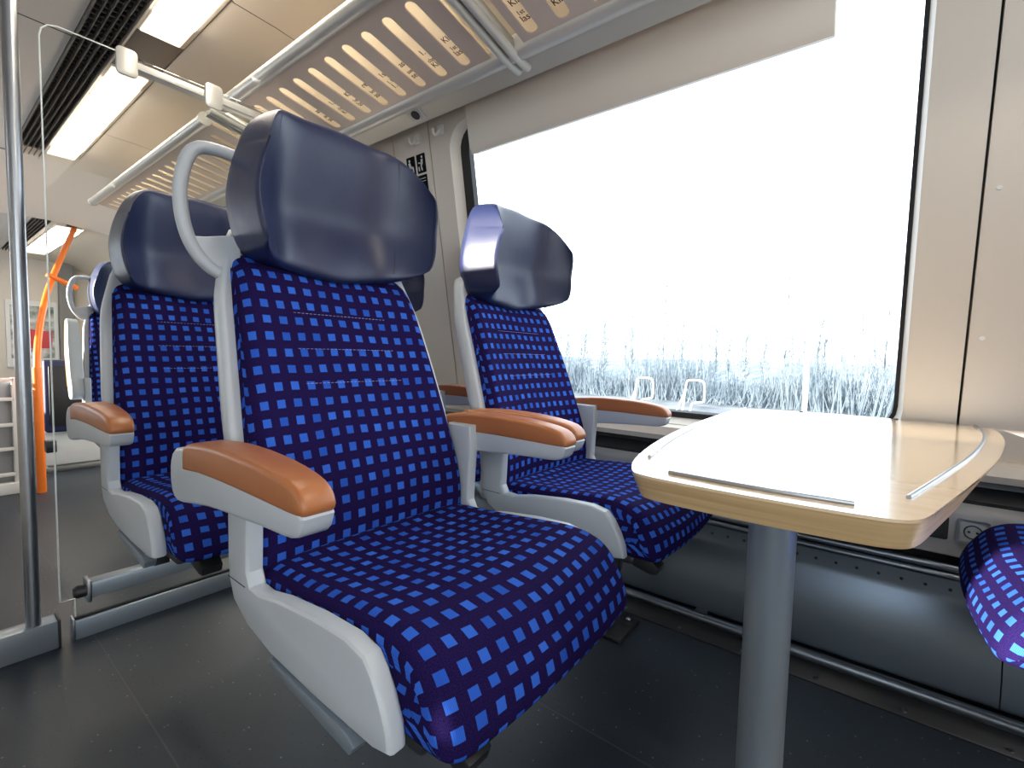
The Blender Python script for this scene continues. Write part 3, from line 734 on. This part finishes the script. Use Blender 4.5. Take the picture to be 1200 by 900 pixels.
def ch_beam(y, label):
    r = empty('rack_crossbeam', ((XF+RX1)/2, y, ZT), label, 'crossbeam', 'rack crossbeams')
    for d in (-.018, .018):
        bm = bmesh.new()
        a = Vector(rmap(-.02, y+d, -.012)); b = Vector(rmap(.36, y+d, -.012)); c = Vector(rmap(.43, y+d, .0))
        tube(bm, [a, b, c], .014, 14); rel(obj('rib', bm, M_alu), r)
    bm = bmesh.new(); prism(bm, [(rmap(0, y, 0)[0], rmap(0, y, -.004)[2]), (rmap(.36, y, 0)[0], rmap(.36, y, -.004)[2]), (rmap(.36, y, 0)[0], rmap(.36, y, .02)[2]), (rmap(0, y, 0)[0], rmap(0, y, .02)[2])], 'Y', y-.03, y+.03); rel(obj('web', bm, M_alu), r)
    return r
rack(1.02, 2.24, [1.128+.107*k for k in range(10)], 'luggage rack with slotted plate and lettering above the foreground seat headrest', True)
rack(-.30, .93, [.86-.107*k for k in range(10)], 'luggage rack cut by the top edge of the photo above the blind', True)
rack(2.42, 4.50, [2.55+.107*k for k in range(18)], 'far luggage rack beyond the glass partition above the second row seat', False)
ch_beam(.975, 'double ribbed metal crossbeam between the two nearest luggage racks')
ch_beam(2.33, 'metal crossbeam joining the racks above the glass partition')
bm = bmesh.new()
cl = [(1.175, 1.835), (1.185, 1.800), (1.20, 1.786), (1.22, 1.783), (1.24, 1.795), (1.258, 1.825), (1.29, 1.875), (1.315, 1.893), (1.34, 1.893), (1.41, 1.858), (1.418, 1.858), (1.424, 1.865), (1.46, 1.90), (wx(1.93), 1.93)]
strip(bm, cl, YA, 1.02+3.73); tag(obj('trim_9', bm, M_alu), kind='structure')

# camera eye and hooks on the white beam under the rack
def on(xa, za): return 0
g = empty('ceiling_sensor', (1.372, 1.625, 1.872), 'small square white plate with a black round sensor on the beam left of the blind', 'sensor')
bd = Vector((.07, 0, -.035)).normalized(); bn = Vector((-.035, 0, -.07)).normalized()
def bmap(u, v, t): return (bd.x*u-bn.x*-t, v, bd.z*u+bn.z*t)
plate('plate', rrect(-.03, .03, -.035, .035, .006), [], .008, lambda u, v, t: (bd.x*u+bn.x*t, v, bd.z*u+bn.z*t), M_white, g)
plate('sensor_eye', [(.02*math.cos(a*PI/10), .02*math.sin(a*PI/10)) for a in range(20)], [], .014, lambda u, v, t: (bd.x*u+bn.x*t, v, bd.z*u+bn.z*t), M_black, g)
for y, lab in ((1.80, 'small coat hook at the wall top, left of the wall seam'), (1.64, 'white coat hook at the wall top next to the blind, right of the wall seam')):
    g = empty('coat_hook', (wx(1.87)-.004, y, 1.87), lab, 'hook', 'coat hooks')
    bm = bmesh.new(); box(bm, -.008, .006, -.018, .018, -.02, .022, .003); obj('base', bm, M_white, g)
    bm = bmesh.new(); tube(bm, smoothpts([(-.005, 0, .005), (-.02, 0, -.02), (-.03, 0, -.035), (-.045, 0, -.03), (-.048, 0, -.01)], 2), .006, 10); obj('hook', bm, M_white, g)

# pictogram stickers between the seats on the wall
stick = [(1.868, 1.765, 0), (1.795, 1.765, 1), (1.815, 1.672, 2), (1.79, 1.57, 3)]
def fig(name, polys, parent, cx, cz, k):
    for L in polys:
        plate(name, [(cx-u*k, cz+v*k) for u, v in L], [], .0006, lambda u, v, t: (wx(v)-.0022, u, v), M_pict, parent)
def circ(cx, cy, r, n=10): return [(cx+r*math.cos(2*PI*i/n), cy+r*math.sin(2*PI*i/n)) for i in range(n)]
labs = ['black pictogram sticker of a seated person, left of the top pair', 'black pictogram sticker of a person with a raised arm, right of the top pair', 'black pictogram sticker with fine white lines below the top pair', 'plain black sticker strip lowest on the wall']
for y, z, k in stick:
    g = empty('pictogram_sticker', (0, 0, 0), labs[k], 'sticker', 'black wall pictograms')
    h = .042 if k < 3 else .05; wdt = .030 if k < 2 else (.05 if k == 2 else .03)
    plate('sticker', rrect(y-wdt, y+wdt, z-h, z+h, .004), [], .001, lambda u, v, t: (wx(v)-.0010+t, u, v), M_sticker, g)
    if k == 0: fig('figure', [circ(.2-.4, .62, .16), [(-.45, .4), (-.1, .45), (.05, 0), (.45, -.1), (.5, -.75), (.25, -.75), (.22, -.3), (-.3, -.3)]], g, y, z, .040)
    if k == 1: fig('figure', [circ(.2, .68, .15), [(.0, .45), (.35, .45), (.3, -.05), (.1, -.3), (.2, -.8), (-.02, -.8), (-.15, -.2), (-.05, .1), (-.5, .2), (-.5, .05), (-.1, -.02)], [(-.55, -.3), (-.35, -.3), (-.3, -.8), (-.5, -.8)]], g, y, z, .040)
    if k == 2: fig('figure', [[(-1, .7), (1, .7), (1, .62), (-1, .62)], [(-1, .4), (1, .4), (1, .32), (-1, .32)], [(-.5, .0), (.4, 0), (.4, -.2), (-.5, -.2)], [(-.7, -.5), (.1, -.5), (.1, -.8), (-.7, -.8)]], g, y, z, .040)
# wall screws right of the window
for y, z, ww in ((-.21, 1.72, 'topmost'), (-.2, 1.29, 'middle'), (-.2, .93, 'lowest')):
    bm = bmesh.new(); tube(bm, [(wx(z)-.004, y, z), (wx(z)+.002, y, z)], .0055, 12); o = obj('wall_screw', bm, M_white); tag(o, f'{ww} of the three round white screw caps on the wall panel right of the window', 'screw', 'white wall screw caps')

# ------------------------------------------------------------------ glass partition at the second row
PY = 1.985
base = empty('partition_rail', (.30, PY, ZF), 'low grey metal floor rail holding the glass partition under the second row seat', 'rail')
bm = bmesh.new(); box(bm, .298, 1.70, PY-.02, PY+.02, ZF, ZF+.062, .003); rel(obj('rail_body', bm, M_post), base)
bm = bmesh.new(); box(bm, .298, 1.70, PY-.008, PY+.008, ZF+.062, ZF+.068); rel(obj('rubber_strip', bm, M_rubber), base)
bm = bmesh.new(); box(bm, .292, .298, PY-.022, PY+.022, ZF, ZF+.070, .002); rel(obj('end_plate', bm, M_steel), base)
gl = empty('glass_pane', (.27, PY, ZF), 'clear glass partition pane with a rounded top corner behind the second row seat', 'glass partition')
gx0, gz1 = .268, 1.80
gp = [(.302, ZF+.068), (1.35, ZF+.068), (1.35, 1.80), (gx0+.04, 1.80), (gx0+.018, 1.793), (gx0+.005, 1.778), (gx0, 1.755), (gx0, ZF+.13), (.302, ZF+.13)]
rel(plate('pane', gp, [], .004, lambda u, v, t: (u, PY+t, v), M_pglass), gl)
e = [Vector((x, PY, z)) for x, z in [(.302, ZF+.07), (.302, ZF+.13), (gx0, ZF+.13), (gx0, 1.755), (gx0+.005, 1.778), (gx0+.018, 1.793), (gx0+.04, 1.80), (.45, 1.80)]]
bm = bmesh.new(); tube(bm, e, .0022, 6); rel(obj('polished_edge', bm, M_gedge), gl)
bl_ = empty('floor_block', (.0, PY, ZF), 'grey metal floor block at the left edge carrying the vertical pole', 'base')
bm = bmesh.new(); box(bm, -.30, .258, PY-.032, PY+.032, ZF, ZF+.088, .004); rel(obj('block', bm, M_post), bl_)
bm = bmesh.new(); box(bm, .258, .264, PY-.034, PY+.034, ZF, ZF+.090, .002); rel(obj('end_plate', bm, M_dark), bl_)
bm = bmesh.new(); tube(bm, [(.207, PY-.01, ZF+.088), (.207, PY-.01, CZ+.02)], .0175, 24); tag(obj('grab_pole', bm, M_steel), 'slim vertical steel grab pole at the far left, standing on the floor block', 'pole')
rr = empty('partition_head_rail', (.7, PY, 1.76), 'pale rail across the top of the glass partition reaching the luggage rack', 'rail')
bm = bmesh.new(); prism(bm, [(.46, 1.783), (1.3, 1.775), (1.3, 1.742), (.46, 1.760)], 'Y', PY-.02, PY+.02, .004); rel(obj('rail_body', bm, M_alu), rr)
for x in (.465, .715):
    f = lambda u, v, t, x=x: (x+u, PY-.028+t, 1.768+v)
    rel(plate('clamp', rrect(-.026, .026, -.044, .036, .012), [], .012, f, M_alu, bevel=.002), rr)

# ------------------------------------------------------------------ far end: handrail, steps, box, poster
def B(bm, m, name, label, cat, group=None): return tag(obj(name, bm, m), label, cat, group)
hr = empty('orange_handrail', (.49, 4.14, ZF), 'curved orange handrail rising from the floor to the far ceiling', 'handrail')
pts = smoothpts([(.495, 4.14, ZF), (.493, 4.14, .60), (.497, 4.15, .78), (.53, 4.3, .95), (.593, 4.52, 1.167), (.66, 4.72, 1.333), (.77, 5.02, 1.567), (.905, 5.44, 1.83), (.908, 5.45, 1.85)], 2)
bm = bmesh.new(); tube(bm, pts, .0185, 18); rel(obj('rail', bm, M_orange), hr)
bm = bmesh.new(); tube(bm, [(.495, 4.14, ZF), (.495, 4.14, .71)], .023, 18); rel(obj('sleeve', bm, M_orange), hr)
bm = bmesh.new(); tube(bm, [(.625, 4.66, 1.345), (.76, 4.70, 1.286), (.79, 4.70, 1.27)], .017, 14); rel(obj('branch', bm, M_orange), hr)
bm = bmesh.new(); box(bm, .86, .96, 5.41, 5.48, 1.845, 1.862, .004); rel(obj('mount', bm, M_dark), hr)
# slatted white steps/rack at the left edge
st = empty('slatted_rack', (.2, 4.25, ZF), 'low white slatted rack at the left edge beyond the partition', 'rack')
for z in (.03, .19, .34, .50, .62):
    bm = bmesh.new(); box(bm, -.55, .40, 4.22, 4.25, z, z+.022, .004); rel(obj('bar', bm, M_white), st)
for x in (-.52, .40):
    bm = bmesh.new(); box(bm, x-.012, x+.012, 4.22, 4.27, ZF, .645, .004); rel(obj('upright', bm, M_white), st)
bm = bmesh.new(); box(bm, -.55, .47, 4.20, 4.34, ZF, ZF+.07, .006); rel(obj('plinth', bm, M_white), st)
bm = bmesh.new(); box(bm, -.55, .47, 4.27, 4.33, ZF+.07, .62, .006); rel(obj('back_board', bm, M_lowpanel), st)
# white low box
bx = empty('low_locker', (.95, 4.9, ZF), 'low white locker on the floor behind the distant seat', 'locker')
bm = bmesh.new(); box(bm, .58, 1.55, 4.72, 5.1, ZF+.05, .22, .01); rel(obj('body', bm, M_white), bx)
bm = bmesh.new(); box(bm, .60, 1.53, 4.74, 5.08, ZF, ZF+.05); rel(obj('kick_plate', bm, M_alu), bx)
# folded tip-up seat
tu = empty('tip_up_seat', (.65, 4.68, .22), 'dark folded tip-up seat standing over the low white locker', 'seat')
bm = bmesh.new(); box(bm, .585, .86, 4.65, 4.71, .222, .745, .02, 3); rel(obj('seat_pad', bm, mat('tipup_navy', (.015, .02, .07), .5)), tu)
bm = bmesh.new(); box(bm, .61, .84, 4.64, 4.65, .27, .70, .004); rel(obj('under_board', bm, M_black), tu)
# poster
ps = empty('framed_poster', (.93, 7.98, .98), 'small framed colour picture on the far end wall', 'picture')
f = lambda u, v, t: (u, t, v)
plate('frame', rrect(-.22, .22, -.40, .38, .01), [rrect(-.185, .185, -.30, .32, .005)], .03, f, M_white, ps)
mp_ = mat('poster_print', (.4, .4, .4), .4); ramp_color(mp_, 7, (.75, .72, .70), (.10, .16, .12), .35, .62, (1, 1, 1.4), 4)
plate('print', rrect(-.186, .186, -.301, .321, .005), [], .01, f, mp_, ps)
mr_ = mat('poster_red', (.6, .05, .06), .4)
plate('red_shape', [(-.15, -.18), (.16, -.18), (.17, .02), (-.05, .05), (-.15, -.02)], [], .014, f, mr_, ps)

# ------------------------------------------------------------------ outside
M_ground = ramp_color(mat('gravel', (.3, .3, .3), .9), .8, (.05, .06, .07), (.17, .19, .21), .3, .7)
M_ground.node_tree.nodes['Noise Texture'].inputs['Detail'].default_value = 8
bm = bmesh.new(); box(bm, 2.2, 160, -90, 130, -1.25, -1.15); tag(obj('ground_outside', bm, M_ground, smooth=False), kind='structure')
M_bark = ramp_color(mat('bark', (.2, .2, .2), .9), 3, (.09, .12, .145), (.27, .31, .33), .3, .7)  # bark lightened and blued, outdoor haze put into the colour
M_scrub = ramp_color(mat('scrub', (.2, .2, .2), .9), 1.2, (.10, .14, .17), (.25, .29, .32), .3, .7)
for x, z in ((7.0, -1.12), (8.5, -1.12), (12.4, -1.12)):
    bm = bmesh.new(); box(bm, x-.04, x+.04, -60, 90, -1.15, z+.12); tag(obj('track_rail', bm, M_dark, smooth=False), ['steel track rail outside, nearest the train', 'steel track rail outside, second from the train', 'steel track rail outside, farthest from the train'][(7.0, 8.5, 12.4).index(x)], 'rail', 'railway rails outside')
def tree_proto(seed):
    R = random.Random(seed); h = R.uniform(4.0, 6.6)
    root = empty('bare_tree', (0, 0, 0), 'x', 'tree')
    bm = bmesh.new(); p = Vector((0, 0, 0)); pts = [p.copy()]
    for k in range(7): p = p+Vector((R.uniform(-.1, .1), R.uniform(-.1, .1), h/7)); pts.append(p.copy())
    tube(bm, pts, [.07*(1-k/8.5) for k in range(8)], 6); t = obj('trunk', bm, M_bark, root)
    bm = bmesh.new()
    for k in range(90):
        a = R.randint(1, 6); s = pts[a]+(pts[a+1]-pts[a])*R.random(); d = R.uniform(0, 2*PI); L = R.uniform(.5, 1.5)*(1-a/11)
        q = [s, s+Vector((math.cos(d)*L*.35, math.sin(d)*L*.35, L*.45)), s+Vector((math.cos(d)*L*.55, math.sin(d)*L*.55, L))]
        tube(bm, q, [.018, .012, .004], 4, caps=False)
        for _ in range(3):
            m0 = q[1]+(q[2]-q[1])*R.random(); d2 = d+R.uniform(-1, 1); l2 = L*R.uniform(.3, .6)
            tube(bm, [m0, m0+Vector((math.cos(d2)*l2*.5, math.sin(d2)*l2*.5, l2))], [.008, .003], 3, caps=False)
    obj('branches', bm, M_bark, root)
    return root
prot = [tree_proto(s) for s in (1, 2, 3, 4)]
R = random.Random(5)
for k in range(105):
    o = prot[k] if k < 4 else fam_copy(prot[k % 4])
    row = k % 3; x = 30+row*5+R.uniform(-1, 1); y = -8+(k//3)*1.75*(1+row*.12)+R.uniform(-.3, .3)
    o.location = (x, y, -1.15); o.rotation_euler.z = R.uniform(0, 6); s = R.uniform(.8, 1.05); o.scale = (s, s, s)
    tag(o, 'thin bare winter tree in the pale thicket beyond the tracks', 'tree', 'bare trees beyond the tracks')
# uncountable twigs of the scrub in front of the trees
bm = bmesh.new(); R = random.Random(3)
for k in range(8000):
    y = R.uniform(-7, 42); x = 22+R.uniform(0, 5); s0 = Vector((x, y, -1.16)); L = R.uniform(.6, 2.3)*(.85+.3*math.sin(y*.9))
    tube(bm, [s0, s0+Vector((R.uniform(-.3, .3), R.uniform(-.4, .4), L))], [.030, .007], 3, caps=False)
tag(obj('scrub_thicket', bm, M_scrub), 'low grey thicket of bare twigs in front of the winter trees', 'scrub', kind='stuff')
bm = bmesh.new(); strip(bm, [(42, -1.2), (46, .0), (49, .5), (60, .7), (60, -1.2)], -60, 130, 40); tag(obj('embankment', bm, M_scrub), kind='structure').name = 'ground_embankment'
# white looped railings
M_wpaint = mat('white_paint', (.85, .87, .88), .5)
for (y, lab) in ((5.10, 'white looped tubular railing outside, the left one'), (3.80, 'white looped tubular railing outside, the right one')):
    o = empty('loop_railing', (12.0, y, -1.15), lab, 'railing', 'white looped railings outside')
    pts = smoothpts([(0, .15, 0), (0, .06, 1.0), (0, .02, 1.44), (0, -.05, 1.48), (0, -.36, 1.48), (0, -.42, 1.40), (0, -.44, 1.0), (0, -.38, .94), (0, -.18, .92), (0, -.10, .85), (0, -.08, 0)], 2)
    bm = bmesh.new(); tube(bm, pts, .022, 10); obj('loop', bm, M_wpaint, o)
    bm = bmesh.new(); tube(bm, [(0, .02, 1.25), (0, .50, 0)], .022, 10); obj('brace', bm, M_wpaint, o)
bm = bmesh.new(); tube(bm, [(12, 1.27, -1.15), (12, 1.27, 2.2)], [.055, .05], 12); tag(obj('white_mast', bm, M_wpaint), 'slim white mast standing outside beside the tracks', 'mast')
